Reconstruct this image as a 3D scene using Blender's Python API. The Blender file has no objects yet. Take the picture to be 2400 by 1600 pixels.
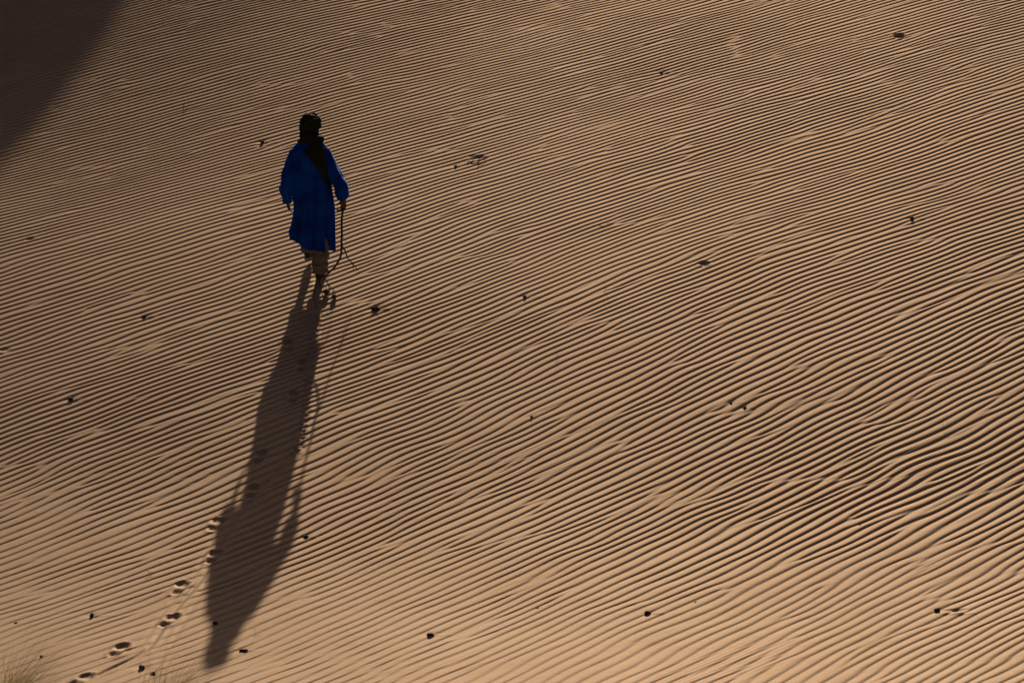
import bpy, bmesh, math, random
import numpy as np
from mathutils import Vector, Matrix, noise as mnoise
from mathutils.bvhtree import BVHTree

scene = bpy.context.scene
C = scene.collection
R = math.radians

# ---------------------------------------------------------------- camera
CAM_H = 15.0
cam_d = bpy.data.cameras.new('camera')
cam_d.lens = 137.16
cam_d.sensor_width = 36.0
cam_d.clip_start = 0.5
cam_d.clip_end = 2000.0
cam_d.dof.use_dof = True
cam_d.dof.focus_distance = 38.5
cam_d.dof.aperture_fstop = 5.6
cam = bpy.data.objects.new('camera', cam_d)
cam.location = (0, 0, CAM_H)
cam.rotation_euler = (R(90 - 23.0), 0, 0)
C.objects.link(cam)
scene.camera = cam

# ---------------------------------------------------------------- sky, sun, exposure
SUN_EL, SUN_AZ = R(8.0), R(2.2)          # azimuth measured from +Y towards +X
world = bpy.data.worlds.new('World')
scene.world = world
world.use_nodes = True
wn = world.node_tree.nodes; wl = world.node_tree.links
wn.clear()
sky = wn.new('ShaderNodeTexSky')
sky.sky_type = 'NISHITA'
sky.sun_disc = False
sky.sun_elevation = SUN_EL
sky.sun_rotation = SUN_AZ
sky.air_density = 0.3
sky.dust_density = 3.0
sky.ozone_density = 1.5
bg = wn.new('ShaderNodeBackground'); bg.inputs['Strength'].default_value = 0.05
wo = wn.new('ShaderNodeOutputWorld')
wl.new(sky.outputs[0], bg.inputs[0]); wl.new(bg.outputs[0], wo.inputs[0])

sun_d = bpy.data.lights.new('sun', 'SUN')
sun_d.energy = 5.0
sun_d.angle = R(0.53)
sun_d.color = (1.0, 0.97, 0.84)
sun = bpy.data.objects.new('sun', sun_d)
sdir = Vector((math.sin(SUN_AZ)*math.cos(SUN_EL), math.cos(SUN_AZ)*math.cos(SUN_EL), math.sin(SUN_EL)))
sun.rotation_euler = sdir.to_track_quat('Z', 'Y').to_euler()
sun.location = (3, 90, 20)
C.objects.link(sun)

scene.view_settings.view_transform = 'Standard'
scene.view_settings.look = 'None'
scene.view_settings.exposure = -0.04
scene.view_settings.gamma = 1.0
scene.view_settings.use_curve_mapping = False
scene.cycles.max_bounces = 6
scene.cycles.diffuse_bounces = 3
scene.cycles.use_denoising = True
scene.cycles.sample_clamp_indirect = 2.0
scene.cycles.sample_clamp_direct = 6.0

# ---------------------------------------------------------------- materials
def new_mat(name):
    m = bpy.data.materials.new(name); m.use_nodes = True
    nt = m.node_tree; nt.nodes.clear()
    out = nt.nodes.new('ShaderNodeOutputMaterial')
    b = nt.nodes.new('ShaderNodeBsdfPrincipled')
    nt.links.new(b.outputs[0], out.inputs[0])
    return m, nt, b, out

def ramp_colour(nt, fac, cols):
    r = nt.nodes.new('ShaderNodeValToRGB')
    e = r.color_ramp.elements
    e[0].position, e[0].color = cols[0][0], (*cols[0][1], 1)
    e[1].position, e[1].color = cols[-1][0], (*cols[-1][1], 1)
    for p, c in cols[1:-1]:
        k = e.new(p); k.color = (*c, 1)
    nt.links.new(fac, r.inputs[0])
    return r.outputs[0]

def tex_noise(nt, scale, detail=4, rough=0.55, vec=None):
    n = nt.nodes.new('ShaderNodeTexNoise')
    n.inputs['Scale'].default_value = scale
    n.inputs['Detail'].default_value = detail
    n.inputs['Roughness'].default_value = rough
    if vec is not None: nt.links.new(vec, n.inputs['Vector'])
    return n.outputs['Fac']

def simple_mat(name, c0, c1, scale=30, rough=0.85, bump=0.2, bump_scale=200, spec=0.3, translucent=0.0, bdist=0.002):
    m, nt, b, out = new_mat(name)
    tc = nt.nodes.new('ShaderNodeTexCoord').outputs['Object']
    f = tex_noise(nt, scale, 5, 0.6, tc)
    col = ramp_colour(nt, f, [(0.3, c0), (0.7, c1)])
    nt.links.new(col, b.inputs['Base Color'])
    b.inputs['Roughness'].default_value = rough
    b.inputs['Specular IOR Level'].default_value = spec
    bp = nt.nodes.new('ShaderNodeBump')
    bp.inputs['Strength'].default_value = bump
    bp.inputs['Distance'].default_value = bdist
    nt.links.new(tex_noise(nt, bump_scale, 3, 0.6, tc), bp.inputs['Height'])
    nt.links.new(bp.outputs[0], b.inputs['Normal'])
    if translucent > 0:
        tr = nt.nodes.new('ShaderNodeBsdfTranslucent')
        nt.links.new(col, tr.inputs['Color'])
        mx = nt.nodes.new('ShaderNodeMixShader'); mx.inputs[0].default_value = translucent
        nt.links.new(b.outputs[0], mx.inputs[1]); nt.links.new(tr.outputs[0], mx.inputs[2])
        nt.links.new(mx.outputs[0], out.inputs[0])
    return m

def sand_material(name, far=False):
    m, nt, b, out = new_mat(name)
    tc = nt.nodes.new('ShaderNodeTexCoord').outputs['Object']
    big = tex_noise(nt, 0.55, 4, 0.55, tc)
    grain = tex_noise(nt, 75.0, 5, 0.85, tc)
    cb = ramp_colour(nt, big, [(0.3, (0.475, 0.294, 0.180)), (0.7, (0.520, 0.330, 0.206))])
    ms = nt.nodes.new('ShaderNodeMapping'); ms.inputs['Rotation'].default_value = (0, 0, R(-44)); ms.inputs['Scale'].default_value = (1.2, 14.0, 1.0)
    nt.links.new(tc, ms.inputs[0])
    cs_ = ramp_colour(nt, tex_noise(nt, 3.0, 5, 0.65, ms.outputs[0]), [(0.25, (0.86, 0.84, 0.83)), (0.5, (1, 1, 1)), (0.8, (1.05, 1.05, 1.04))])
    cg = ramp_colour(nt, grain, [(0.28, (0.76, 0.75, 0.74)), (0.5, (1.0, 1.0, 1.0)), (0.74, (1.14, 1.15, 1.16))])
    mul = nt.nodes.new('ShaderNodeMix'); mul.data_type = 'RGBA'; mul.blend_type = 'MULTIPLY'
    mul.inputs[0].default_value = 1.0
    m0 = nt.nodes.new('ShaderNodeMix'); m0.data_type = 'RGBA'; m0.blend_type = 'MULTIPLY'; m0.inputs[0].default_value = 1.0
    nt.links.new(cb, m0.inputs[6]); nt.links.new(cs_, m0.inputs[7]); cb = m0.outputs[2]
    nt.links.new(cb, mul.inputs[6]); nt.links.new(cg, mul.inputs[7])
    nt.links.new(mul.outputs[2], b.inputs['Base Color'])
    b.inputs['Roughness'].default_value = 0.6
    b.inputs['Specular IOR Level'].default_value = 0.0
    b.inputs['Diffuse Roughness'].default_value = 0.3
    bp = nt.nodes.new('ShaderNodeBump')
    bp.inputs['Strength'].default_value = 0.5
    bp.inputs['Distance'].default_value = 0.0020
    nt.links.new(tex_noise(nt, 110.0, 4, 0.7, tc), bp.inputs['Height'])
    nrm = bp.outputs[0]
    if far:                                  # ripples too far out to model
        mp = nt.nodes.new('ShaderNodeMapping'); mp.inputs['Rotation'].default_value = (0, 0, R(48))
        nt.links.new(tc, mp.inputs[0])
        w = nt.nodes.new('ShaderNodeTexWave'); w.bands_direction = 'X'
        w.inputs['Scale'].default_value = 2.4; w.inputs['Distortion'].default_value = 3.0
        w.inputs['Detail'].default_value = 2; w.inputs['Detail Scale'].default_value = 0.6
        nt.links.new(mp.outputs[0], w.inputs['Vector'])
        b2 = nt.nodes.new('ShaderNodeBump'); b2.inputs['Strength'].default_value = 1.0
        b2.inputs['Distance'].default_value = 0.009
        nt.links.new(w.outputs['Fac'], b2.inputs['Height']); nt.links.new(nrm, b2.inputs['Normal'])
        nrm = b2.outputs[0]
    nt.links.new(nrm, b.inputs['Normal'])
    # quartz grains scatter low sunlight forward: a broad lobe in the colour of the sand
    gl = nt.nodes.new('ShaderNodeBsdfGlossy'); gl.distribution = 'GGX'
    gl.inputs['Roughness'].default_value = 0.66
    nt.links.new(mul.outputs[2], gl.inputs['Color']); nt.links.new(nrm, gl.inputs['Normal'])
    mx = nt.nodes.new('ShaderNodeMixShader'); mx.inputs[0].default_value = 0.26
    nt.links.new(b.outputs[0], mx.inputs[1]); nt.links.new(gl.outputs[0], mx.inputs[2])
    nt.links.new(mx.outputs[0], out.inputs[0])
    return m

M = {}
M['sand'] = sand_material('sand')
M['sand_far'] = sand_material('sand_far', True)
M['robe'] = simple_mat('blue_cotton', (0.002, 0.022, 0.17), (0.006, 0.078, 0.50), 4.5, 0.9, 0.25, 420, 0.04, 0.16)
for k_, tint in (('robe', (0.25, 0.42, 1.0, 1)),):
    pb = next(n for n in M[k_].node_tree.nodes if n.type == 'BSDF_PRINCIPLED')
    pb.inputs['Sheen Weight'].default_value = 0.45; pb.inputs['Sheen Roughness'].default_value = 0.35; pb.inputs['Sheen Tint'].default_value = tint
M['turban'] = simple_mat('dark_turban_cloth', (0.010, 0.013, 0.006), (0.024, 0.032, 0.012), 25, 0.95, 0.5, 350, 0.1, 0.06)
M['scarf'] = simple_mat('dark_scarf_cloth', (0.012, 0.014, 0.007), (0.030, 0.034, 0.014), 18, 0.95, 0.5, 350, 0.1, 0.05)
M['trouser'] = simple_mat('beige_trouser_cloth', (0.15, 0.115, 0.08), (0.21, 0.165, 0.12), 14, 0.92, 0.4, 300, 0.15)
M['skin'] = simple_mat('brown_skin', (0.085, 0.036, 0.02), (0.12, 0.052, 0.03), 40, 0.6, 0.2, 300, 0.35)
M['boot'] = simple_mat('dark_boot_leather', (0.012, 0.010, 0.010), (0.03, 0.024, 0.022), 40, 0.6, 0.3, 250, 0.35)
M['sole'] = simple_mat('pale_rubber_sole', (0.20, 0.17, 0.14), (0.30, 0.26, 0.21), 60, 0.8, 0.3, 250, 0.3)
M['bark'] = simple_mat('dry_bark', (0.045, 0.026, 0.015), (0.13, 0.080, 0.05), 45, 0.9, 0.8, 120, 0.2, 0, 0.004)
M['pebble'] = simple_mat('dark_stone', (0.030, 0.020, 0.016), (0.090, 0.062, 0.046), 40, 0.85, 0.8, 110, 0.25, 0, 0.004)
M['twig'] = simple_mat('bleached_twig', (0.24, 0.17, 0.11), (0.40, 0.30, 0.20), 60, 0.85, 0.5, 200, 0.2)
M['darktwig'] = simple_mat('dark_twig', (0.05, 0.033, 0.022), (0.11, 0.075, 0.05), 60, 0.9, 0.5, 200, 0.2)
M['grass'] = simple_mat('dry_grass', (0.26, 0.175, 0.07), (0.46, 0.34, 0.16), 12, 0.7, 0.1, 200, 0.2, 0.45)
M['greengrass'] = simple_mat('dull_green_grass', (0.03, 0.035, 0.012), (0.07, 0.075, 0.025), 12, 0.7, 0.1, 200, 0.2, 0.3)

# ---------------------------------------------------------------- helpers
def tag(o, label=None, cat=None, group=None, kind=None):
    if label: o['label'] = label
    if cat: o['category'] = cat
    if group: o['group'] = group
    if kind: o['kind'] = kind
    return o

def link_mesh(name, me, mat, parent=None, smooth=True):
    if mat is not None:
        me.materials.clear(); me.materials.append(mat)
    if smooth and len(me.polygons):
        me.polygons.foreach_set('use_smooth', np.ones(len(me.polygons), bool))
    o = bpy.data.objects.new(name, me)
    C.objects.link(o)
    if parent is not None: o.parent = parent
    return o

class MB:
    """collects vertices and faces"""
    def __init__(s): s.v = []; s.f = []
    def loft(s, rings, cap=True):
        n = len(rings[0]); b0 = len(s.v)
        for r in rings: s.v += [tuple(p) for p in r]
        for i in range(len(rings)-1):
            for j in range(n):
                a = b0+i*n+j; b = b0+i*n+(j+1) % n
                s.f.append((a, b, b+n, a+n))
        if cap:
            s.f.append(tuple(b0+j for j in reversed(range(n))))
            s.f.append(tuple(b0+(len(rings)-1)*n+j for j in range(n)))
    def tube(s, pts, rad, n=10, flat=None, cap=True, up=None):
        """swept tube; rad: radius or (ra, rb) per point, with optional up vector for rb"""
        pts = [Vector(p) for p in pts]
        rings = []; prev = None
        for i, p in enumerate(pts):
            a = pts[max(i-1, 0)]; b = pts[min(i+1, len(pts)-1)]
            t = (b-a).normalized()
            if prev is None:
                u = Vector(up) if up is not None else (Vector((0, 0, 1)) if abs(t.z) < 0.9 else Vector((0, 1, 0)))
            else: u = prev
            u = (u - t*u.dot(t)).normalized(); prev = u
            w = t.cross(u)
            r = rad[i]
            ra, rb = r if isinstance(r, (tuple, list)) else (r, r)
            rings.append([p + w*(ra*math.cos(k*2*math.pi/n)) + u*(rb*math.sin(k*2*math.pi/n)) for k in range(n)])
        s.loft(rings, cap)
    def ball(s, c, r, nu=16, nv=10):
        c = Vector(c); r = r if isinstance(r, (tuple, list)) else (r, r, r)
        rings = []
        for i in range(1, nv):
            a = math.pi*i/nv
            rings.append([c + Vector((r[0]*math.sin(a)*math.cos(k*2*math.pi/nu), r[1]*math.sin(a)*math.sin(k*2*math.pi/nu), -r[2]*math.cos(a))) for k in range(nu)])
        s.loft(rings)
    def mesh(s, name):
        me = bpy.data.meshes.new(name); me.from_pydata(s.v, [], s.f); me.update(); return me
    def build(s, name, mat, parent=None, smooth=True):
        return link_mesh(name, s.mesh(name), mat, parent, smooth)

def smooth_path(pts, k=6):
    """Catmull-Rom through points (any dimension)"""
    P = [np.array(p, float) for p in pts]
    P = [2*P[0]-P[1]] + P + [2*P[-1]-P[-2]]
    out = []
    for i in range(1, len(P)-2):
        for t in np.linspace(0, 1, k, endpoint=False):
            out.append(0.5*((2*P[i]) + (-P[i-1]+P[i+1])*t + (2*P[i-1]-5*P[i]+4*P[i+1]-P[i+2])*t*t + (-P[i-1]+3*P[i]-3*P[i+1]+P[i+2])*t**3))
    out.append(P[-2])
    return out

def remesh(mb, voxel, smooth_iter=2, name='tmp'):
    me = mb.mesh(name)
    o = bpy.data.objects.new(name, me); C.objects.link(o)
    md = o.modifiers.new('r', 'REMESH'); md.mode = 'VOXEL'; md.voxel_size = voxel
    if smooth_iter:
        sm = o.modifiers.new('s', 'SMOOTH'); sm.factor = 0.5; sm.iterations = smooth_iter
    dg = bpy.context.evaluated_depsgraph_get()
    res = bpy.data.meshes.new_from_object(o.evaluated_get(dg))
    bpy.data.objects.remove(o); bpy.data.meshes.remove(me)
    return res

# ---------------------------------------------------------------- terrain
def base_z(x, y):
    x = np.asarray(x, float); y = np.asarray(y, float)
    t = np.clip(33.0-y, 0, None); z = 0.0128*t**2/(1+0.0015*t**1.5)
    far = np.clip(y-39, 0, None)
    w = 0.5+0.5*np.tanh((-x-2.0)/2.6)
    f2 = np.where(far < 14, far**2/(1+0.03*far), 14**2/1.42 + (far-14)*0.4)
    return z + f2*(0.0006+0.0104*w)

rng = np.random.default_rng(11)
TH = R(42); CU, SU = math.cos(TH), math.sin(TH)
def uv_of(x, y): return x*CU+(y-37)*SU, -x*SU+(y-37)*CU
def xy_of(u, v): return u*CU-v*SU, 37+u*SU+v*CU

NG = 1024; DG = 0.034; G0 = -NG*DG/2
kk = np.fft.fftfreq(NG, DG)*2*np.pi
def gfield(su, sv, cplx=False):
    n = rng.standard_normal((NG, NG)) + (1j*rng.standard_normal((NG, NG)) if cplx else 0)
    f = np.exp(-(kk[:, None]**2)/(2*su*su) - (kk[None, :]**2)/(2*sv*sv))
    r = np.fft.ifft2(np.fft.fft2(n)*f)
    if not cplx: r = r.real
    return r/np.sqrt(np.mean(np.abs(r)**2))
def sample(F, u, v):
    a = np.clip((u-G0)/DG, 0, NG-1.001); b = np.clip((v-G0)/DG, 0, NG-1.001)
    i = a.astype(int); j = b.astype(int); a = a-i; b = b-j
    i1 = np.minimum(i+1, NG-1); j1 = np.minimum(j+1, NG-1)
    return F[i, j]*(1-a)*(1-b)+F[i1, j]*a*(1-b)+F[i, j1]*(1-a)*b+F[i1, j1]*a*b

F_env = gfield(2.8, 10.0, True)
F_wob = gfield(0.7, 1.0)
F_kink = gfield(4.2, 3.2)
F_amp = gfield(1.0, 2.2)
F_patch = gfield(1.3, 2.6)
F_sec = gfield(2.2, 13.0, True)
F_fine = gfield(9.0, 40.0)
F_lump = gfield(5.0, 9.0)

def smooth01(a, b, x):
    t = np.clip((x-a)/(b-a), 0, 1); return t*t*(3-2*t)

def profile(t, c=0.31):
    """ripple across one wavelength, t grows away from the camera: short lee rise, long windward fall"""
    t = t - np.floor(t)
    return np.where(t < c, np.sin(0.5*np.pi*t/c), np.cos(0.5*np.pi*(t-c)/(1-c))) - 0.636

def ripple_z(x, y):
    u, v = uv_of(x, y); X = x; Y = y-37
    k = (-7.63814, 7.7942, 0.02703, -0.10862, 0.16055, 0.00532, 0.00212, -0.00388, 0.00204)     # smoothly turning crest lines
    phi = k[0]*X + k[1]*Y + k[2]*X*X + k[3]*X*Y + k[4]*Y*Y + k[5]*X**3 + k[6]*X*X*Y + k[7]*X*Y*Y + k[8]*Y**3
    gxp = k[0] + 2*k[2]*X + k[3]*Y + 3*k[5]*X*X + 2*k[6]*X*Y + k[7]*Y*Y
    gyp = k[1] + k[3]*X + 2*k[4]*Y + k[6]*X*X + 2*k[7]*X*Y + 3*k[8]*Y*Y
    lam = 1/np.hypot(gxp, gyp)
    e = sample(F_env, u, v)
    calm = 0.64 - 0.34*smooth01(-1.0, 3.5, X) - 0.12*smooth01(40, 45, y)
    psi = calm + 1.0*e
    t = phi + np.angle(psi)/(2*np.pi) + 0.65*sample(F_wob, u, v) + 0.085*sample(F_kink, u, v)
    am = smooth01(-0.08, 0.34, np.abs(psi))
    A = 0.088*lam*(1+0.09*sample(F_amp, u, v))*(1+0.16*smooth01(39, 44, y))
    A = A*(0.58+0.42*smooth01(27.0, 32.5, y))*(1+0.08*smooth01(0, 4, X))
    z = A*am*profile(t)
    # patches of fine secondary ripples where the main ones break down
    es = sample(F_sec, u, v)
    ts = 2.35*phi + 3*(X*.9+Y*.5)*.5 + np.angle(0.3+es)/(2*np.pi)
    pm = smooth01(0.8, 1.9, sample(F_patch, u, v)) + 0.9*(1-am)
    z = z + 0.0008*np.clip(pm, 0, 1.0)*smooth01(0, .5, np.abs(0.3+es))*np.sin(2*np.pi*ts)
    z = z + 0.00030*sample(F_fine, u, v) + 0.0006*sample(F_lump, u, v)
    return z

FEET = [(-2.198, 35.231), (-2.044, 34.745), (-2.088, 33.986), (-2.323, 32.621), (-2.345, 31.833), (-2.616, 31.1), (-2.586, 30.375), (-2.817, 29.658), (-2.843, 28.93), (-3.198, 28.251), (-3.435, 27.573)]
TRAIL = [(-1.929, 36.215), (-1.96, 35.772), (-1.966, 35.018), (-1.966, 34.496), (-1.956, 33.786), (-1.963, 33.101), (-2.007, 32.717), (-2.173, 32.189), (-2.335, 31.66), (-2.483, 31.032), (-2.577, 30.5), (-2.645, 29.919), (-2.845, 29.046), (-2.971, 28.27), (-3.193, 27.883), (-3.427, 27.495), (-3.636, 27.253)]
TRAIL2 = [(-2.2, 32.0), (-2.45, 31.0), (-2.57, 30.404), (-2.633, 29.531), (-2.746, 28.707), (-2.833, 28.077), (-3.067, 27.64), (-3.276, 27.35)]
PITS = [(4.666, 44.711, 0.070, 0.09, 0.020), (1.983, 37.401, 0.05, 0.06, 0.018), (-5.057, 38.087, 0.045, 0.05, 0.008), (-4.962, 35.124, 0.05, 0.06, 0.007), (-0.38, 40.5, 0.10, 0.10, 0.010)]
# x, y, radius, label
PEB = [
 (-2.458, 28.852, .021, 'dark pebble lying inside the head end of the long shadow'),
 (-2.180, 28.232, .022, 'dark pebble just right of the tip of the long shadow'),
 (-1.803, 30.810, .026, 'dark pebble beside the right edge of the shadow, at its chest'),
 (-0.674, 28.591, .027, 'dark pebble alone near the bottom edge, left of the middle'),
 (1.132, 29.085, .030, 'largest dark pebble near the bottom edge, right of the middle'),
 (3.553, 29.153, .026, 'dark pebble with a long wind groove beside it at bottom right'),
 (-3.501, 29.027, .027, 'dark pebble left of the last footprints at lower left'),
 (-2.978, 27.854, .030, 'dark oval pebble below the dragged trail at the bottom edge'),
 (-2.876, 27.708, .022, 'smaller dark pebble nearest the bottom edge by the grass'),
 (-3.674, 35.970, .034, 'dark pebble left of the walking man, below knee height'),
 (-4.194, 33.926, .034, 'dark pebble at the left side, halfway down the photo'),
 (-2.787, 40.965, .030, 'dark pebble left of the man, level with his shoulders'),
 (1.752, 43.364, .032, 'dark pebble high up the sand, right of the middle'),
 (-0.619, 40.248, .022, 'small dark pebble just left of the broken twigs'),
 (0.129, 36.486, .026, 'dark pebble at the middle of the sand, right of the dry clod'),
 (2.077, 33.856, .022, 'left one of two neighbouring pebbles right of the middle'),
 (2.204, 33.736, .022, 'right one of two neighbouring pebbles right of the middle'),
 (0.185, 33.519, .018, 'small pebble below the middle of the photo'),
 (4.252, 38.668, .030, 'dark pebble near the right edge, level with the robe'),
 (-4.114, 28.862, .012, 'tiny dark pebble near the left edge above the grass'),
 (-3.814, 28.106, .013, 'tiny flat pebble just above the dry grass at lower left'),
 (0.214, 29.202, .009, 'tiny speck of stone between the two larger bottom pebbles'),
 (1.542, 29.337, .009, 'tiny speck of stone right of the largest bottom pebble'),
 (3.076, 31.100, .011, 'tiny pebble above the pebble with the wind groove'),
]
SEEDS = [(-1.880, 36.554, .032, 'round dry seed pod just below the end of the dragged branch'),
         (-1.797, 36.441, .028, 'round dry seed pod right of the other below the branch')]
CLOD = (-1.37, 36.171)
FOOT_R = (-1.97, 36.98)

def seg_dist(x, y, path):
    best = np.full(x.shape, 1e9); arc = np.zeros(x.shape); s = 0.0
    for (ax, ay), (bx, by) in zip(path[:-1], path[1:]):
        dx, dy = bx-ax, by-ay; L = math.hypot(dx, dy)
        t = np.clip(((x-ax)*dx+(y-ay)*dy)/(L*L), 0, 1)
        d = np.hypot(x-ax-t*dx, y-ay-t*dy)
        m = d < best
        best = np.where(m, d, best); arc = np.where(m, s+t*L, arc); s += L
    return best, arc, s

def marks_z(x, y, zr):
    """prints, drag trails, pits and the hollows round pebbles, applied on the ripples"""
    z = zr.copy()
    near = np.where((x > -4.2) & (x < -1.4) & (y < 37.6))[0]
    xs, ys, zs = x[near], y[near], z[near]
    # dragged branch: two grooves, then a string of small pits near the man
    p1 = [tuple(p) for p in smooth_path(TRAIL, 5)]
    d, arc, L = seg_dist(xs, ys, p1)
    flat = np.exp(-(d/0.09)**2)*0.65*smooth01(3.2, 4.5, arc)
    zs = zs*(1-flat)
    m = smooth01(3.0, 4.0, arc)
    zs += m*(-0.012*np.exp(-(d/0.017)**2) + 0.0012*np.exp(-((d-0.045)/0.015)**2))
    zs += m*(-0.0025*np.exp(-((d-0.075)/0.014)**2))
    p2 = [tuple(p) for p in smooth_path(TRAIL2, 5)]
    d2, a2, L2 = seg_dist(xs, ys, p2)
    e2 = smooth01(0, .5, a2)*smooth01(L2, L2-.5, a2)
    zs += e2*(-0.0035*np.exp(-(d2/0.015)**2))
    r2 = random.Random(4)
    pa = np.array(p1); cs = np.r_[0, np.cumsum(np.hypot(*np.diff(pa, axis=0).T))]
    s = 0.15; k = 0
    while s < 3.6:
        cx = np.interp(s, cs, pa[:, 0]) + (0.022 if k % 2 else -0.018)+r2.uniform(-.008, .008)
        cy = np.interp(s, cs, pa[:, 1])
        rr = np.hypot((xs-cx)/1.0, (ys-cy)/1.3); q = r2.uniform(.7, 1.3)
        zs += q*(-0.012*np.exp(-(rr/0.018)**2) + 0.005*np.exp(-((rr-0.036)/0.012)**2))
        s += r2.uniform(.050, .085); k += 1
    # boot prints
    for i, (fx, fy) in enumerate(FEET):
        j = max(i-2, 0); l = min(i+2, len(FEET)-1)
        hx, hy = FEET[j][0]-FEET[l][0], FEET[j][1]-FEET[l][1]
        n = math.hypot(hx, hy); hx, hy = hx/n, hy/n
        wx, wy = xs-fx, ys-fy
        q = wx*hx+wy*hy; p = wx*hy-wy*hx
        hw = np.interp(q, [-.16, -.13, -.08, -.01, .06, .11, .145, .16], [.015, .034, .040, .034, .050, .048, .028, .01])
        sd = np.maximum(np.abs(p)-hw, np.abs(q)-.155)
        mask = smooth01(0.010, -0.014, sd)
        heel = np.exp(-((q+.10)/.055)**2); toe = np.exp(-((q-.08)/.07)**2)
        dep = (0.006+0.014*heel+0.011*toe)*(0.75+0.5*((i*0.618) % 1))*(1.5 if i < 3 else 1.0)
        rim = 0.005*np.exp(-((sd-.020)/.014)**2)
        zs = zs*(1-0.85*mask) - dep*mask + rim
        if i in (5, 7, 3, 4): zs += mask*0.0040*np.sin(q*2*np.pi/.034)*np.sin(p*2*np.pi/.05)
        # kicked sand behind the toe
        zs += 0.006*np.exp(-((q-.0)/.03)**2-(p/.045)**2)
    # the sand under the planted boot
    rr = np.hypot((xs-FOOT_R[0])/.07, (ys-FOOT_R[1])/.17)
    zs = zs*(1-.7*np.exp(-rr**4)) - 0.010*np.exp(-rr**4)
    z[near] = zs
    for cx, cy, rx, ry, dp in PITS:
        k = np.where((np.abs(x-cx) < .5) & (np.abs(y-cy) < .5))[0]
        rr = np.hypot((x[k]-cx)/rx, (y[k]-cy)/ry)
        z[k] += -dp*smooth01(1.15, 0.55, rr) + 0.22*dp*np.exp(-((rr-1.35)/.25)**2)
    for cx, cy, r, lab in PEB + [(*CLOD, .045, '')]:
        k = np.where((np.abs(x-cx) < .6) & (np.abs(y-cy) < .4))[0]
        dx, dy = x[k]-cx, y[k]-cy; rr = np.hypot(dx, dy)
        sc = r/0.028
        z[k] += sc*(-0.006*np.exp(-(rr/(r*1.9))**2))
        t = smooth01(r*.5, r*1.5, dx)
        z[k] += sc*t*0.0075*np.exp(-(dy/(r*.55+.004))**2)*np.exp(-dx/(r*3.2))
    k = np.where((np.abs(x-3.72) < .4) & (np.abs(y-29.15) < .3))[0]      # wind groove
    z[k] += -0.012*np.exp(-((x[k]-3.70)/.10)**4-((y[k]-29.15-.05*(x[k]-3.7))/.022)**2)
    z[k] += 0.006*np.exp(-((x[k]-3.72)/.14)**4-((y[k]-29.08)/.025)**2)
    return z

def ground_z(x, y):
    x = np.atleast_1d(np.asarray(x, float)); y = np.atleast_1d(np.asarray(y, float))
    return base_z(x, y) + marks_z(x, y, ripple_z(x, y))
def gz(x, y): return float(ground_z(x, y)[0])

# fine rippled sheet, gridded along and across the ripples
DU, DV = 0.027, 0.0066
YN, YF = 26.7, 46.9
def half_w(y): return 0.138*y + 0.45
cor = [uv_of(s*half_w(y), y) for s in (-1, 1) for y in (YN, YF)]
u0, u1 = min(c[0] for c in cor), max(c[0] for c in cor)
v0, v1 = min(c[1] for c in cor), max(c[1] for c in cor)
U = np.arange(u0, u1, DU); V = np.arange(v0, v1, DV)
nu, nv = len(U), len(V)
uu, vv = np.meshgrid(U, V, indexing='ij')
gx, gy = xy_of(uu, vv)
inside = (gy > YN) & (gy < YF) & (np.abs(gx) < half_w(gy))
cell = inside[:-1, :-1] & inside[1:, :-1] & inside[:-1, 1:] & inside[1:, 1:]
use = np.zeros((nu, nv), bool)
use[:-1, :-1] |= cell; use[1:, :-1] |= cell; use[:-1, 1:] |= cell; use[1:, 1:] |= cell
idx = np.full((nu, nv), -1, np.int64); idx[use] = np.arange(use.sum())
X, Y = gx[use], gy[use]
Z = base_z(X, Y) + marks_z(X, Y, ripple_z(X, Y))
ci, cj = np.where(cell)
quads = np.stack([idx[ci, cj], idx[ci+1, cj], idx[ci+1, cj+1], idx[ci, cj+1]], 1).astype(np.int32)
def np_mesh(name, co, quads):
    me = bpy.data.meshes.new(name)
    me.vertices.add(len(co)); me.vertices.foreach_set('co', np.ascontiguousarray(co, np.float32).ravel())
    me.loops.add(quads.size); me.loops.foreach_set('vertex_index', quads.ravel().astype(np.int32))
    me.polygons.add(len(quads))
    me.polygons.foreach_set('loop_start', (np.arange(len(quads))*4).astype(np.int32))
    me.update(calc_edges=True); me.validate()
    return me
sand = link_mesh('sand_ground', np_mesh('sand_ground', np.c_[X, Y, Z], quads), M['sand'])
tag(sand, 'rippled tan desert sand with boot prints', kind='structure')

# surrounding dunes, coarser, with the dune that shades the upper left corner
def axis(dense0, dense1, step, lo, hi):
    a = list(np.arange(dense0, dense1+1e-6, step)); s = step; p = a[-1]
    while p < hi: s *= 1.22; p += s; a.append(p)
    s = step; p = a[0]
    while p > lo: s *= 1.22; p -= s; a.insert(0, p)
    return np.array(a)
AX = axis(-14, 9, 0.30, -700, 700); AY = axis(20, 74, 0.30, -500, 900)
ax, ay = np.meshgrid(AX, AY, indexing='ij')
def far_z(x, y):
    z = base_z(x, np.clip(y, -8, 200))
    r = np.hypot(x, y-37)
    roll = 2.2*np.sin(x*.045+1.0)*np.cos(y*.032+.4)+1.2*np.sin(x*.11+y*.07)
    z = z + roll*smooth01(40, 160, r)*0.6
    cr = np.interp(x, [-120, -60, -25, -12, -8, -5.66, -5.34, -2.2, 0.5, 3], [0, 1.4, 3.8, 5.0, 4.1, 3.25, 1.90, 0.9, .3, 0])
    yc = 62 + 0.12*(x+5)
    d = y-yc
    h = cr - np.where(d < 0, -d*0.56, d*0.30)
    h = 0.5*(h+np.sqrt(h*h+0.02))-0.07*np.exp(-np.abs(h))
    return z + np.clip(h, 0, None)
az = far_z(ax, ay)
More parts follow.
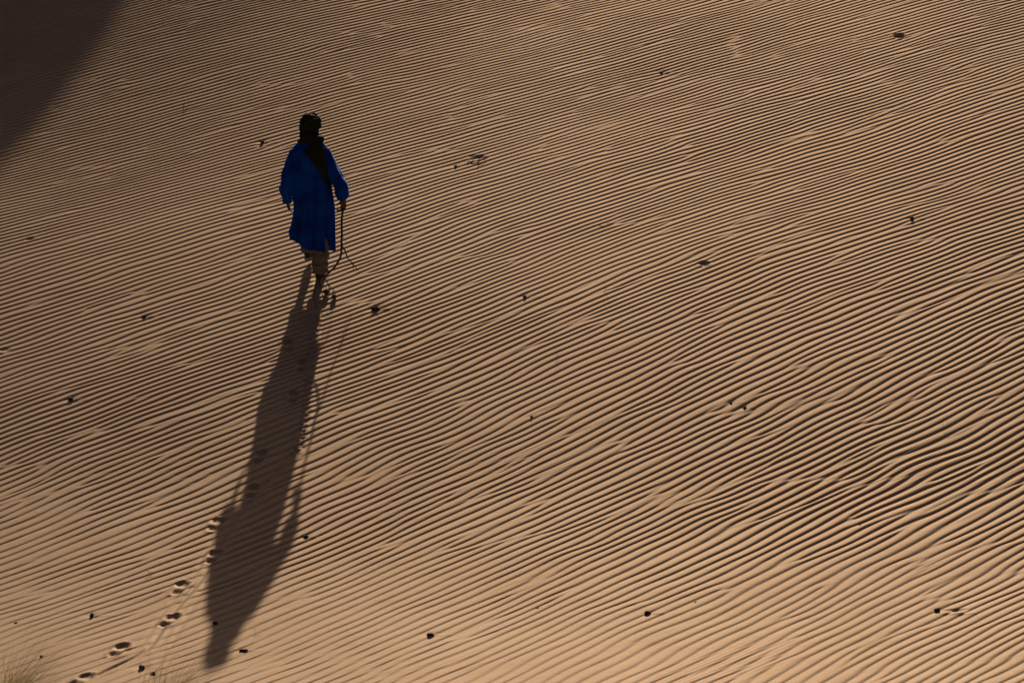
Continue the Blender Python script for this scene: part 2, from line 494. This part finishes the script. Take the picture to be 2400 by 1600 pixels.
ins = (ay > YN+.25) & (ay < YF-.25) & (np.abs(ax) < half_w(ay)-.25)
core = (ay > YN+.7) & (ay < YF-.7) & (np.abs(ax) < half_w(ay)-.7)
az = az - np.where(ins, 0.05, 0.012)
na, nb = ax.shape
ids = np.arange(na*nb).reshape(na, nb)
keep = ~(core[:-1, :-1] & core[1:, :-1] & core[:-1, 1:] & core[1:, 1:])
a_, b_ = np.where(keep)
fq = np.stack([ids[a_, b_], ids[a_+1, b_], ids[a_+1, b_+1], ids[a_, b_+1]], 1)
dunes = link_mesh('dunes', np_mesh('dunes', np.c_[ax.ravel(), ay.ravel(), az.ravel()], fq), M['sand_far'])
tag(dunes, 'surrounding sand dunes', kind='structure')
for o in (sand, dunes): C.objects.unlink(o)        # relinked at the end, so that the modifiers below evaluate fast
print('TRIS', 2*(len(quads)+len(fq)))

# ---------------------------------------------------------------- walking man (local frame: x right, y away from camera, z up)
PO = Vector((-1.97, 36.95, gz(*FOOT_R) - 0.002))

def fold_noise(p, s): return mnoise.noise(Vector(p)*s)

def finger_chain(mb, root, d, side, curl_axis, lens, rad, bends):
    pts = [Vector(root) - d*0.012, Vector(root)]; q = Vector(d); p = Vector(root); rr = [rad*1.05, rad*1.05]
    for L, b in zip(lens, bends):
        q = Matrix.Rotation(b, 3, curl_axis) @ q
        p = p + q*L; pts.append(p.copy()); rr.append(rr[-1]*0.93)
    mb.tube(pts, rr, 8)

def add_hand(mb, wrist, d, back, thumb, curl):
    """d: direction wrist to knuckles, back: normal of the back of the hand, thumb: direction of the thumb side"""
    d = Vector(d).normalized(); back = Vector(back).normalized(); th = Vector(thumb).normalized()
    w = Vector(wrist)
    mb.tube([w - d*0.02, w + d*0.02, w + d*0.05, w + d*0.092], [(0.028, 0.021), (0.034, 0.018), (0.042, 0.017), (0.041, 0.014)], 12, up=back)
    ax = th.cross(d).normalized()
    if (Matrix.Rotation(0.3, 3, th) @ d).dot(back) > 0: cax = -th
    else: cax = th
    for k, (off, L) in enumerate([(0.030, 0.92), (0.010, 1.0), (-0.011, 0.95), (-0.031, 0.78)]):
        c = curl*(1+0.12*k)
        finger_chain(mb, w + d*0.090 + th*off, d, th, cax, [0.042*L, 0.027*L, 0.022*L], 0.0088, [c*0.8, c, c*0.8])
    t0 = w + d*0.028 + th*0.030
    td = (d*0.55 + th*0.75 - back*0.25).normalized()
    pts = [t0 - td*0.015, t0, t0 + td*0.035]
    t2 = (td*0.5 + d*0.7 - back*0.45*min(curl, 1)).normalized()
    pts += [pts[-1] + t2*0.030, pts[-1] + t2*0.052]
    mb.tube(pts, [0.013, 0.013, 0.011, 0.010, 0.008], 8)

# body: one continuous skin surface
B = MB()
HC = Vector((-0.072, 0.315, 1.612))                     # head centre
HEAD_TURN = R(-38)                                      # looks a little to the right
fw = Matrix.Rotation(HEAD_TURN, 3, 'Z') @ Vector((0, 1, 0))
rt = Matrix.Rotation(HEAD_TURN, 3, 'Z') @ Vector((1, 0, 0))
B.tube([(-.05, .17, .86), (-.05, .17, .98), (-.06, .165, 1.12), (-.07, .165, 1.28), (-.075, .195, 1.38), (-.075, .225, 1.44)],
       [(.155, .10), (.155, .105), (.135, .095), (.15, .10), (.125, .085), (.08, .06)], 20, up=(0, 1, 0))
B.tube([(-.075, .215, 1.40), (-.075, .255, 1.48), (-.072, .300, 1.55)], [.062, .056, .056], 14)
B.ball(HC, (.076, .092, .108), 24, 16)
B.ball(HC + fw*0.035 + Vector((0, 0, -.055)), (.060, .062, .062), 16, 12)          # jaw
B.ball(HC + fw*0.083 + Vector((0, 0, -.098)), (.024, .020, .018), 10, 8)           # chin
B.tube([HC + fw*.090 + Vector((0, 0, .012)), HC + fw*.104 + Vector((0, 0, -.014)), HC + fw*.112 + Vector((0, 0, -.034)), HC + fw*.090 + Vector((0, 0, -.044))], [.008, .011, .014, .012], 8)   # nose
B.tube([HC + fw*.080 - rt*.045 + Vector((0, 0, .026)), HC + fw*.092 + Vector((0, 0, .024)), HC + fw*.080 + rt*.045 + Vector((0, 0, .026))], [.009, .011, .009], 8)       # brow
B.tube([HC + fw*.082 - rt*.024 + Vector((0, 0, -.066)), HC + fw*.094 + Vector((0, 0, -.064)), HC + fw*.082 + rt*.024 + Vector((0, 0, -.066))], [.007, .010, .007], 8)    # lips
for s_ in (-1, 1):
    B.ball(HC + rt*(s_*.077) + Vector((0, 0, -.012)), (.013, .018, .030), 10, 8)    # ears
LS, LE, LW = Vector((-.205, .17, 1.36)), Vector((-.318, .14, 1.11)), Vector((-.318, .175, .845))
RS, RE, RW = Vector((.055, .17, 1.36)), Vector((.215, .11, 1.13)), Vector((.258, .075, .875))
for S_, E_, W_ in ((LS, LE, LW), (RS, RE, RW)):
    B.tube([S_*.7 + Vector((-.075, .17, 1.36))*.3, S_, S_*.5+E_*.5, E_, E_*.55+W_*.45, W_], [.040, .040, .034, .031, .029, .024], 14)
add_hand(B, LW, (0.10, 0.16, -1.0), (-0.95, -0.1, 0.0), (0.0, 1.0, 0.15), 0.38)
add_hand(B, RW, (-0.02, -0.06, -1.0), (0.75, -0.65, 0.0), (-0.65, 0.75, 0.0), 0.95)
RHIP, RKN, RAN = Vector((.035, .17, .88)), Vector((.03, .155, .48)), Vector((.0, -.01, .10))
LHIP, LKN, LAN = Vector((-.130, .17, .88)), Vector((-.135, .40, .52)), Vector((-.128, .36, .14))
for H_, K_, A_ in ((RHIP, RKN, RAN), (LHIP, LKN, LAN)):
    B.tube([H_, H_*.6+K_*.4, K_, K_*.7+A_*.3, K_*.35+A_*.65, A_], [.088, .078, .056, .056, .044, .036], 14)
bm_body = remesh(B, 0.0055, 2, 'person')
person = link_mesh('person', bm_body, M['skin'])
person.location = PO
person.scale = (1, 1, .972)
tag(person, 'man in long blue robe walking away across the sand', 'person')

# robe
Rb = MB()
def ering(cx, cy, z, hx, hy, n=40):
    return [(cx+hx*math.cos(k*2*math.pi/n), cy+hy*math.sin(k*2*math.pi/n), z) for k in range(n)]
prof = [(.22, -.05, .165, .205, .175), (.34, -.052, .165, .212, .180), (.45, -.055, .168, .214, .178), (.55, -.05, .17, .207, .172), (.70, -.05, .17, .202, .165),
        (.85, -.05, .165, .200, .162), (1.0, -.060, .165, .202, .158), (1.1, -.066, .165, .205, .156), (1.2, -.07, .165, .205, .152), (1.30, -.075, .165, .196, .140),
        (1.38, -.075, .190, .186, .122), (1.43, -.075, .212, .160, .105), (1.465, -.075, .230, .124, .090), (1.50, -.075, .25, .080, .072)]
Rb.loft([ering(cx, cy, z, hx, hy) for z, cx, cy, hx, hy in prof])
Rb.tube([(-.15, .185, 1.405), (-.210, .180, 1.368), (-.268, .162, 1.22), (-.310, .158, 1.06), (-.322, .162, .95), (-.318, .17, .855)],
        [(.045, .070), (.062, .098), (.074, .125), (.078, .135), (.072, .130), (.060, .110)], 22, up=(0, 1, 0))
Rb.tube([(.0, .185, 1.41), (.065, .178, 1.372), (.135, .145, 1.22), (.212, .120, 1.06), (.246, .100, .99), (.268, .088, .90)],
        [(.045, .070), (.062, .098), (.072, .122), (.072, .128), (.070, .122), (.060, .108)], 22, up=(0, 1, 0))
me = remesh(Rb, 0.0085, 5, 'robe')
bm = bmesh.new(); bm.from_mesh(me); bm.normal_update()
for v in bm.verts:
    x, y, z = v.co; n = v.normal.copy()
    th = math.atan2(y-.167, x+.055)
    sleeve = x < -.262 or x > .175
    low = max(0.0, min(1.0, (1.35-z)/0.95))
    if not sleeve:
        w1 = math.sin(7*th + 2.2*math.sin(z*3.1) + 1.1); w2 = math.sin(12*th + 3*z + 2*fold_noise((x, y, z), 3))
        d = 0.024*low*(abs(w1)**.7*math.copysign(1, w1)) + 0.013*low*w2
        d += 0.010*math.sin(24*(z*0.8 + x*1.3)+2*fold_noise((x, y, z), 5))*math.exp(-((z-.95)/.16)**2)*(1 if x > -.05 else .5)
    else:
        d = 0.009*math.sin(16*(z+y*1.5)+3*fold_noise((x, y, z), 6)) + 0.004*math.sin(40*y + 6*z)
    if not sleeve:      # sharp hanging creases
        d -= 0.040*low*max(0.0, math.sin(5*th + 1.2*math.sin(2.4*z+1) + .6*fold_noise((x, y, z), 2) + 2.0))**10
        d -= 0.024*low*max(0.0, math.sin(9*th - 1.6*z + fold_noise((x, y, z), 3)))**8
    else:
        d -= 0.014*max(0.0, math.sin(13*(z*.9+y*.8) + 2.0*fold_noise((x, y, z), 4)))**7
    d += 0.006*fold_noise((x, y, z), 9)
    # wind pushes the hem out on the left
    if not sleeve and z < .66:
        d += 0.022*math.exp(-((z-.47)/.10)**2)*max(0, -math.cos(th-.25))
    v.co = v.co + n*d
def hem(x, y): return .345 - .24*(x+.05) + .012*math.sin(22*x+9*y)
dele = [f for f in bm.faces if (f.calc_center_median().z < hem(*f.calc_center_median()[:2]) and f.calc_center_median().z < .62)]
bmesh.ops.delete(bm, geom=dele, context='FACES')
dele = [f for f in bm.faces if f.normal.z < -.75 and ((f.calc_center_median().x < -.25 and f.calc_center_median().z < .93) or (f.calc_center_median().x > .19 and f.calc_center_median().z < .97))]
bmesh.ops.delete(bm, geom=dele, context='FACES')
robe_bvh = BVHTree.FromBMesh(bm)
bm.to_mesh(me); bm.free()
robe = link_mesh('robe', me, M['robe'], person)
robe['label'] = 'long loose blue robe with wide sleeves'

# trousers
T = MB()
T.tube([(.035, .17, .86), (.035, .165, .62), (.03, .15, .46), (.02, .09, .32), (.012, .03, .20), (.008, .005, .135), (.008, .0, .095)], [.100, .095, .088, .085, .082, .080, .070], 20, up=(0, 1, 0))
T.tube([(-.135, .17, .86), (-.135, .30, .66), (-.135, .385, .52), (-.132, .385, .38), (-.128, .37, .26), (-.128, .362, .19)], [.100, .095, .088, .084, .083, .076], 20, up=(0, 1, 0))
T.ball((-.05, .17, .90), (.15, .12, .12))
me = remesh(T, 0.008, 3, 'trousers')
def displace(me, fn):
    nn = [v.normal.copy() for v in me.vertices]; cc = [v.co.copy() for v in me.vertices]
    me.vertices.foreach_set('co', np.array([c + n*fn(c) for c, n in zip(cc, nn)], np.float32).ravel()); me.update()
def f_tr(p):
    k = max(0, min(1, (.55-p.z)/.4))
    return (0.008*math.sin(p.z*75+3*fold_noise(p, 7)+4*p.x)*k + 0.009*fold_noise(p, 12)*k)
displace(me, f_tr)
trousers = link_mesh('trousers', me, M['trouser'], person)
trousers['label'] = 'loose beige trousers gathered over the boots'

# boots
def boot(ox, oy, oz, pitch):
    mb = MB()
    st = [(-.105, .018, .030, .050), (-.085, .032, .048, .052), (-.04, .038, .055, .058), (.02, .039, .050, .052), (.08, .047, .040, .042), (.13, .044, .030, .033), (.165, .028, .020, .024), (.178, .012, .010, .016)]
    rings = []
    for q, w, hgt, zc in st:
        rings.append([(w*math.cos(a), q, zc + hgt*math.sin(a)*(1.0 if math.sin(a) > 0 else .62)) for a in [k*2*math.pi/16 for k in range(16)]])
    mb.loft(rings)
    mb.tube([(0, -.045, .05), (0, -.050, .11), (0, -.045, .165)], [(.040, .052), (.042, .050), (.045, .052)], 16, up=(0, 1, 0))
    m1 = remesh(mb, 0.005, 2, 'boot')
    o = link_mesh('boot', m1, M['boot'], person)
    sb = MB(); base = []; n = 36
    for k in range(n):
        a = k*2*math.pi/n; q = .035 - .155*math.cos(a)
        w = np.interp(q, [-.12, -.085, -.03, .02, .08, .13, .19], [.028, .040, .038, .036, .050, .046, .02])
        base.append((math.copysign(w*min(1, abs(math.sin(a))**.5), math.sin(a)), q))
    sb.loft([[(x*s_, y, z) for x, y in base] for z, s_ in ((-.004, .94), (.004, 1.0), (.020, 1.0), (.024, .95))])
    so = sb.build('sole', M['sole'], o)
    o.location = (ox, oy, oz); o.rotation_euler = (pitch, 0, R(-6))
    return o
boot(.006, .035, .006, 0.0)
boot(-.128, .41, .085, R(-14))

# turban and scarf
Tb = MB()
def head_ring(z, rx, ry, off=(0, 0), n=48):
    return [HC + rt*(off[0]+rx*math.cos(k*2*math.pi/n)) + fw*(off[1]+ry*math.sin(k*2*math.pi/n)) + Vector((0, 0, z)) for k in range(n)]
Tb.loft([head_ring(z, rx, ry, (0, o)) for z, rx, ry, o in [(-.17, .112, .096, -.015), (-.14, .100, .092, -.024), (-.10, .097, .092, -.028), (-.05, .100, .098, -.024), (-.005, .104, .108, -.014), (.03, .105, .116, 0), (.06, .101, .116, .0), (.085, .088, .104, -.004), (.105, .066, .080, -.008), (.118, .03, .04, -.01)]])
for k, (dz, rx, ry, tx, ty, th) in enumerate([(.034, .098, .112, .22, .10, .013), (.056, .092, .106, -.26, .05, .013), (.076, .080, .094, .14, -.18, .013), (.008, .098, .106, -.16, .16, .013), (.094, .060, .072, -.1, .2, .012), (-.03, .095, .098, .25, .3, .011)]):
    pts = []
    for a in np.linspace(0, 2*math.pi, 33):
        x_, y_ = rx*math.cos(a), ry*math.sin(a)
        pts.append(HC + rt*x_ + fw*y_ + Vector((0, 0, dz + tx*x_ + ty*y_ + .004*math.sin(3*a+k))))
    Tb.tube(pts, [(th, th*.7)]*33, 10)
Tb.ball(HC + Vector((-.030, -.01, .108)), (.040, .038, .022))
me = remesh(Tb, 0.005, 2, 'turban')
displace(me, lambda p: .0035*math.sin(70*((p.z-HC.z)+.35*(p.x-HC.x))+3*fold_noise(p, 10)) + .004*fold_noise(p, 20))
turban = link_mesh('turban', me, M['turban'], person)
turban['label'] = 'dark turban wound round head and neck'
fr = MB(); r_ = random.Random(3)
for k in range(26):
    a = r_.uniform(0, 6.28); p0 = HC + Vector((-.035+.026*math.cos(a), .02*math.sin(a), .122))
    d = Vector((r_.uniform(-.6, .7), r_.uniform(-.5, .5), r_.uniform(.4, 1))).normalized()
    L = r_.uniform(.012, .026)
    fr.tube([p0, p0+d*L*.6, p0+d*L+Vector((r_.uniform(-.006, .006), 0, -.002))], [.0022, .0018, .0010], 5)
fr.build('fringe', M['twig'], turban)

S = MB()
pts = []; rr = []
for a in np.linspace(0, 2*math.pi, 41):
    pts.append(Vector((-.072+.098*math.cos(a), .235+.092*math.sin(a), 1.468-.05*math.sin(a)+.018*math.cos(a+.5)+.012*math.sin(2*a)))); rr.append((.036+.006*math.sin(5*a), .040+.006*math.sin(3*a+1)))
S.tube(pts, rr, 12)
pts = [p + Vector((.012, -.004, .030)) for p in pts]
S.tube(pts, [(a*.7, b*.62) for a, b in rr], 12)
me = remesh(S, 0.006, 3, 'scarf')
displace(me, lambda p: .005*math.sin(55*p.z+20*p.x)+.007*fold_noise(p, 16))
scarf = link_mesh('scarf', me, M['scarf'], person)
scarf['label'] = 'dark scarf slung over the right shoulder'
# the end of the scarf hangs over the back and runs under the right arm as a narrow band
D = MB(); rows = smooth_path([(-.055, 1.475, .100), (-.008, 1.40, .092), (.030, 1.31, .068), (.060, 1.22, .046), (.090, 1.13, .026), (.118, 1.05, .015), (.140, .985, .013)], 5)
prev = None; nrow = 9; grid = []
for i, (cx, z, w) in enumerate(rows):
    row = []
    for k in range(nrow):
        s_ = -1+2*k/(nrow-1)
        x = cx + s_*w*.85; zz = z + s_*w*.45
        h = robe_bvh.ray_cast(Vector((x, -1, zz)), Vector((0, 1, 0)))
        yy = h[0].y if h[0] else .05
        row.append([x, yy-.010-.004*math.sin(k*1.9+i*.25), zz])
    grid.append(row)
g = np.array(grid)
for _ in range(3): g[1:-1, :, 1] = (g[:-2, :, 1]+2*g[1:-1, :, 1]+g[2:, :, 1])/4
front = [[tuple(p) for p in row] for row in g]; back = [[(x, y+.012, z) for x, y, z in row] for row in front]
D.loft([f+list(reversed(b)) for f, b in zip(front, back)])
D.build('scarf_end', M['scarf'], scarf)

# ---------------------------------------------------------------- dragged branch
def wob_tube(mb, pts, r0, r1, n=8, amp=.004, seed=0, k=6):
    sp = smooth_path(pts, k); m = len(sp); P = []
    for i, p in enumerate(sp):
        p = Vector(p)
        P.append(p + amp*Vector((mnoise.noise(p*11+Vector((seed, 0, 0))), mnoise.noise(p*11+Vector((0, seed+5, 0))), mnoise.noise(p*11+Vector((0, 0, seed+9))))))
    mb.tube(P, [r0+(r1-r0)*i/(m-1) for i in range(m)], n)
    return P
branch = bpy.data.objects.new('branch', None); C.objects.link(branch); branch.location = PO; branch.scale = (1, 1, .972)
tag(branch, 'long forked dry branch held in the right hand and dragged behind', 'branch')
mb = MB()
wob_tube(mb, [(.225, .10, .93), (.238, .055, .82), (.244, .02, .74), (.25, -.10, .61), (.246, -.22, .49), (.228, -.34, .41), (.185, -.45, .345), (.11, -.55, .295), (.035, -.62, .27)], .0125, .0095, 9, .012, 1)
wob_tube(mb, [(.23, .10, .95), (.216, .14, 1.0), (.215, .17, 1.04)], .011, .006, 8, .01, 2)
mb.build('stem', M['bark'], branch)
def twig_part(pts, r0, r1, seed): 
    m_ = MB(); wob_tube(m_, pts, r0, r1, 7, .010, seed); m_.build('side_branch', M['bark'], branch)
twig_part([(.246, -.21, .50), (.272, -.20, .42), (.315, -.17, .31), (.365, -.10, .21), (.40, -.06, .14)], .0085, .0035, 3)
twig_part([(.340, -.135, .26), (.352, -.11, .20), (.352, -.09, .15)], .0045, .002, 4)
twig_part([(.248, -.14, .57), (.272, -.16, .53), (.29, -.18, .49)], .0035, .0015, 5)
twig_part([(.08, -.575, .285), (.115, -.60, .235), (.165, -.62, .165), (.20, -.64, .10)], .0065, .0025, 6)
twig_part([(.035, -.62, .27), (.0, -.66, .22), (-.02, -.72, .13), (.02, -.80, .02)], .0075, .0025, 7)
twig_part([(.03, -.62, .262), (.05, -.68, .17), (.085, -.74, .08), (.07, -.80, .015)], .0045, .0018, 8)
twig_part([(.13, -.61, .215), (.135, -.66, .13), (.12, -.70, .05), (.15, -.72, .012)], .0030, .0014, 9)
twig_part([(.175, -.62, .15), (.185, -.66, .08), (.17, -.70, .012)], .0028, .0013, 10)
twig_part([(.01, -.65, .225), (-.06, -.72, .14), (-.07, -.80, .05)], .0030, .0014, 11)

# ---------------------------------------------------------------- pebbles
def pebble_mesh(seed):
    r = random.Random(seed); bm = bmesh.new()
    bmesh.ops.create_icosphere(bm, subdivisions=3, radius=1.0)
    sx, sy, sz = r.uniform(.85, 1.15), r.uniform(.7, .95), r.uniform(.75, .95)
    off = Vector((seed*3.1, seed*1.7, 0))
    for v in bm.verts:
        p = v.co.copy()
        d = 1+.38*mnoise.noise(p*1.1+off)+.20*mnoise.noise(p*2.4+off)+.03*mnoise.noise(p*7+off)
        v.co = Vector((p.x*sx*d, p.y*sy*d, p.z*sz*d))
    me = bpy.data.meshes.new('pebble'); bm.to_mesh(me); bm.free()
    return me
PM = [pebble_mesh(i+1) for i in range(7)]
for m_ in PM: m_.materials.append(M['pebble']); m_.polygons.foreach_set('use_smooth', np.ones(len(m_.polygons), bool))
pr = random.Random(8)
for i, (x, y, r, lab) in enumerate(PEB):
    o = bpy.data.objects.new('pebble', PM[i % len(PM)]); C.objects.link(o)
    o.location = (x, y, gz(x, y)+r*.18); q = r*(.95 if y < 33 else .78); o.scale = (q*pr.uniform(.95, 1.45), q*pr.uniform(.8, 1.15), q*pr.uniform(.7, 1.0)); o.rotation_euler = (pr.uniform(-.4, .4), pr.uniform(-.4, .4), pr.uniform(0, 6.28))
    tag(o, lab, 'pebble', 'dark pebbles scattered over the sand')
for i, (x, y, r, lab) in enumerate(SEEDS):
    o = bpy.data.objects.new('seed_pod', None); C.objects.link(o); o.location = (x, y, gz(x, y)); tag(o, lab, 'seed pod', 'dry seed pods under the branch')
    mb = MB(); mb.ball((0, 0, r*.8), (r, r*.95, r*.85), 14, 10); mb.build('pod', M['bark'], o)
    mb = MB(); wob_tube(mb, [(0, 0, r*1.5), (-.01, .02, r*2.2), (-.035, .045, r*2.6)], .003, .0015, 6, .003, i); mb.build('stalk', M['darktwig'], o)

# dry clod with stems right of the man
o = bpy.data.objects.new('dry_plant_clod', None); C.objects.link(o); o.location = (*CLOD, gz(*CLOD)); o.scale = (.85, .85, .7); tag(o, 'dark clump of dry plant stems right of the branch tip', 'plant clump')
mb = MB(); cr_ = random.Random(5)
mb.ball((0, 0, .012), (.042, .030, .028), 12, 8); mb.ball((.03, .005, .006), (.030, .020, .016), 10, 6); mb.ball((-.028, -.01, .008), (.024, .022, .020), 10, 6)
me = remesh(mb, .004, 1, 'clod')
displace(me, lambda p: .010*fold_noise(p, 45))
link_mesh('root', me, M['pebble'], o)
for k in range(9):
    a = cr_.uniform(0, 6.28); L = cr_.uniform(.05, .10)
    mb = MB(); wob_tube(mb, [(0, 0, .02), (.5*L*math.cos(a), .5*L*math.sin(a), .045), (L*math.cos(a), L*math.sin(a), cr_.uniform(.02, .06))], .0035, .0012, 5, .01, k)
    mb.build('stem', M['darktwig'], o)

# ---------------------------------------------------------------- loose twigs
def twig(x, y, lab, mat, strands, cat='twig', sc=.75):
    o = bpy.data.objects.new('twig', None); C.objects.link(o); o.location = (x, y, gz(x, y)); o.scale = (sc, sc, sc*.8); tag(o, lab, cat, 'loose dry twigs on the sand')
    for k, (pts, r0, r1) in enumerate(strands):
        mb = MB(); wob_tube(mb, pts, r0, r1, 6, .006, k+x); mb.build('stem', mat, o)
twig(-3.105, 29.968, 'short pale twig stuck in the sand above the footprints', M['twig'], [([(-.03, .03, .055), (0, 0, .02), (.03, -.03, 0)], .004, .003), ([(0, 0, .02), (.03, .0, .035), (.05, .01, .03)], .003, .0015)])
twig(-3.724, 42.135, 'small pale bent twig at upper left, lit by the sun', M['twig'], [([(-.03, .02, .01), (0, 0, .05), (.035, -.02, .02), (.04, -.04, -.005)], .006, .003)])
twig(-2.103, 28.561, 'thin bent stalk right of the shadow tip', M['darktwig'], [([(-.02, .06, .10), (-.022, .03, .05), (-.02, 0, .0)], .0016, .0012), ([(-.02, 0, .004), (.02, .02, .012), (.06, .01, .006)], .0018, .001)])
twig(0.953, 36.668, 'fine arching dry stems in the middle of the sand', M['darktwig'], [([(-.02, 0, -.005), (-.022, .01, .06), (-.015, .02, .10)], .0016, .001), ([(-.02, 0, 0), (.05, .02, .085), (.12, .02, .06), (.17, .0, .01)], .0016, .001), ([(0, -.02, 0), (.03, .01, .06), (.06, .02, .09)], .0014, .0008)])
twig(0.437, 34.965, 'spray of fine dry stems below the middle', M['darktwig'], [([(0, 0, -.005), (.0, .02, .08), (-.01, .03, .15)], .0017, .0009), ([(0, 0, 0), (.03, .03, .07), (.03, .05, .13)], .0016, .0008), ([(0, 0, 0), (.05, .02, .04), (.09, .03, .06)], .0014, .0008), ([(0, -.01, 0), (-.02, -.02, .03), (-.05, -.03, .01)], .0014, .0008)])
twig(4.059, 33.362, 'small curled dry stem near the right edge', M['darktwig'], [([(-.03, 0, .0), (-.02, .03, .05), (.02, .03, .06), (.035, 0, .03), (.02, -.02, .0)], .0018, .0010)])
twig(-0.40, 40.40, 'broken dark twigs lying in a scuffed patch, upper middle', M['darktwig'], [([(-.10, -.02, .0), (-.03, .0, .025), (.06, .0, .01)], .010, .006), ([(.03, -.03, .0), (.05, .02, .05), (.04, .03, .08)], .008, .004), ([(.0, .0, .015), (.08, .02, .04), (.16, .01, .01)], .006, .003), ([(-.08, .03, .0), (-.10, .0, .03), (-.13, -.03, .0)], .006, .003)])
twig(0.994, 38.518, 'thin dark twig half buried above the middle', M['darktwig'], [([(-.09, -.06, .0), (-.03, -.01, .02), (.05, .0, .012), (.10, .02, 0)], .005, .002)])

# ---------------------------------------------------------------- grass
def tuft(x, y, zb, n, hmin, hmax, lean, spread, mat, seed, name, lab, w=.0036, grp='dry grass in the foreground'):
    r = random.Random(seed); v = []; f = []
    for i in range(n):
        a = r.uniform(0, 6.283); bx, by = spread*.35*r.random()*math.cos(a), spread*.35*r.random()*math.sin(a)
        h = r.uniform(hmin, hmax); out = r.uniform(.15, 1.0)*spread
        a2 = r.gauss(0, 1.1)
        dx, dy = math.cos(a2)*out*lean[2]+lean[0]*h*r.uniform(.5, 1.3), math.sin(a2)*out+lean[1]*h
        bend = r.uniform(.0, .34)*h
        m = 9; px_ = Vector((-dy, dx, 0)); px_ = (px_.normalized() if px_.length > 1e-4 else Vector((1, 0, 0)))
        px_ = (px_*.6 + Vector((1, 0, 0))*.4).normalized()
        b0 = len(v)
        for k in range(m):
            t = k/(m-1)
            c = Vector((bx+dx*t**1.9, by+dy*t**1.9, h*t - bend*t**3))
            ww = w*(1-t)**.6+.0004
            fold = Vector((0, 0, ww*.5))
            v += [tuple(c-px_*ww), tuple(c+fold), tuple(c+px_*ww)]
            if k:
                q = b0+(k-1)*3
                f += [(q, q+1, q+4, q+3), (q+1, q+2, q+5, q+4)]
    me = bpy.data.meshes.new(name); me.from_pydata(v, [], f); me.update()
    o = link_mesh(name, me, mat); o.location = (x, y, zb)
    tag(o, lab, 'grass', grp)
    return o
def fz(x, y): return float(far_z(np.array([x]), np.array([y]))[0]) - .03
tuft(-3.92, 26.1, fz(-3.92, 26.1), 420, .50, 1.08, (.34, .05, 1.0), .42, M['grass'], 1, 'grass_tuft', 'dry grass tuft rising into the bottom left corner')
tuft(-2.72, 26.0, fz(-2.72, 26.0), 300, .55, .96, (.22, .05, 1.0), .46, M['grass'], 2, 'grass_tuft', 'dry grass tuft at the bottom edge left of the shadow tip')
tuft(-5.916, 45.35, gz(-5.916, 45.35), 60, .08, .20, (.05, 0, 1), .07, M['greengrass'], 3, 'grass_tuft', 'small green grass tuft in the dark shade at top left', .004, 'grass in the dune shade')

for o in (sand, dunes): C.objects.link(o)
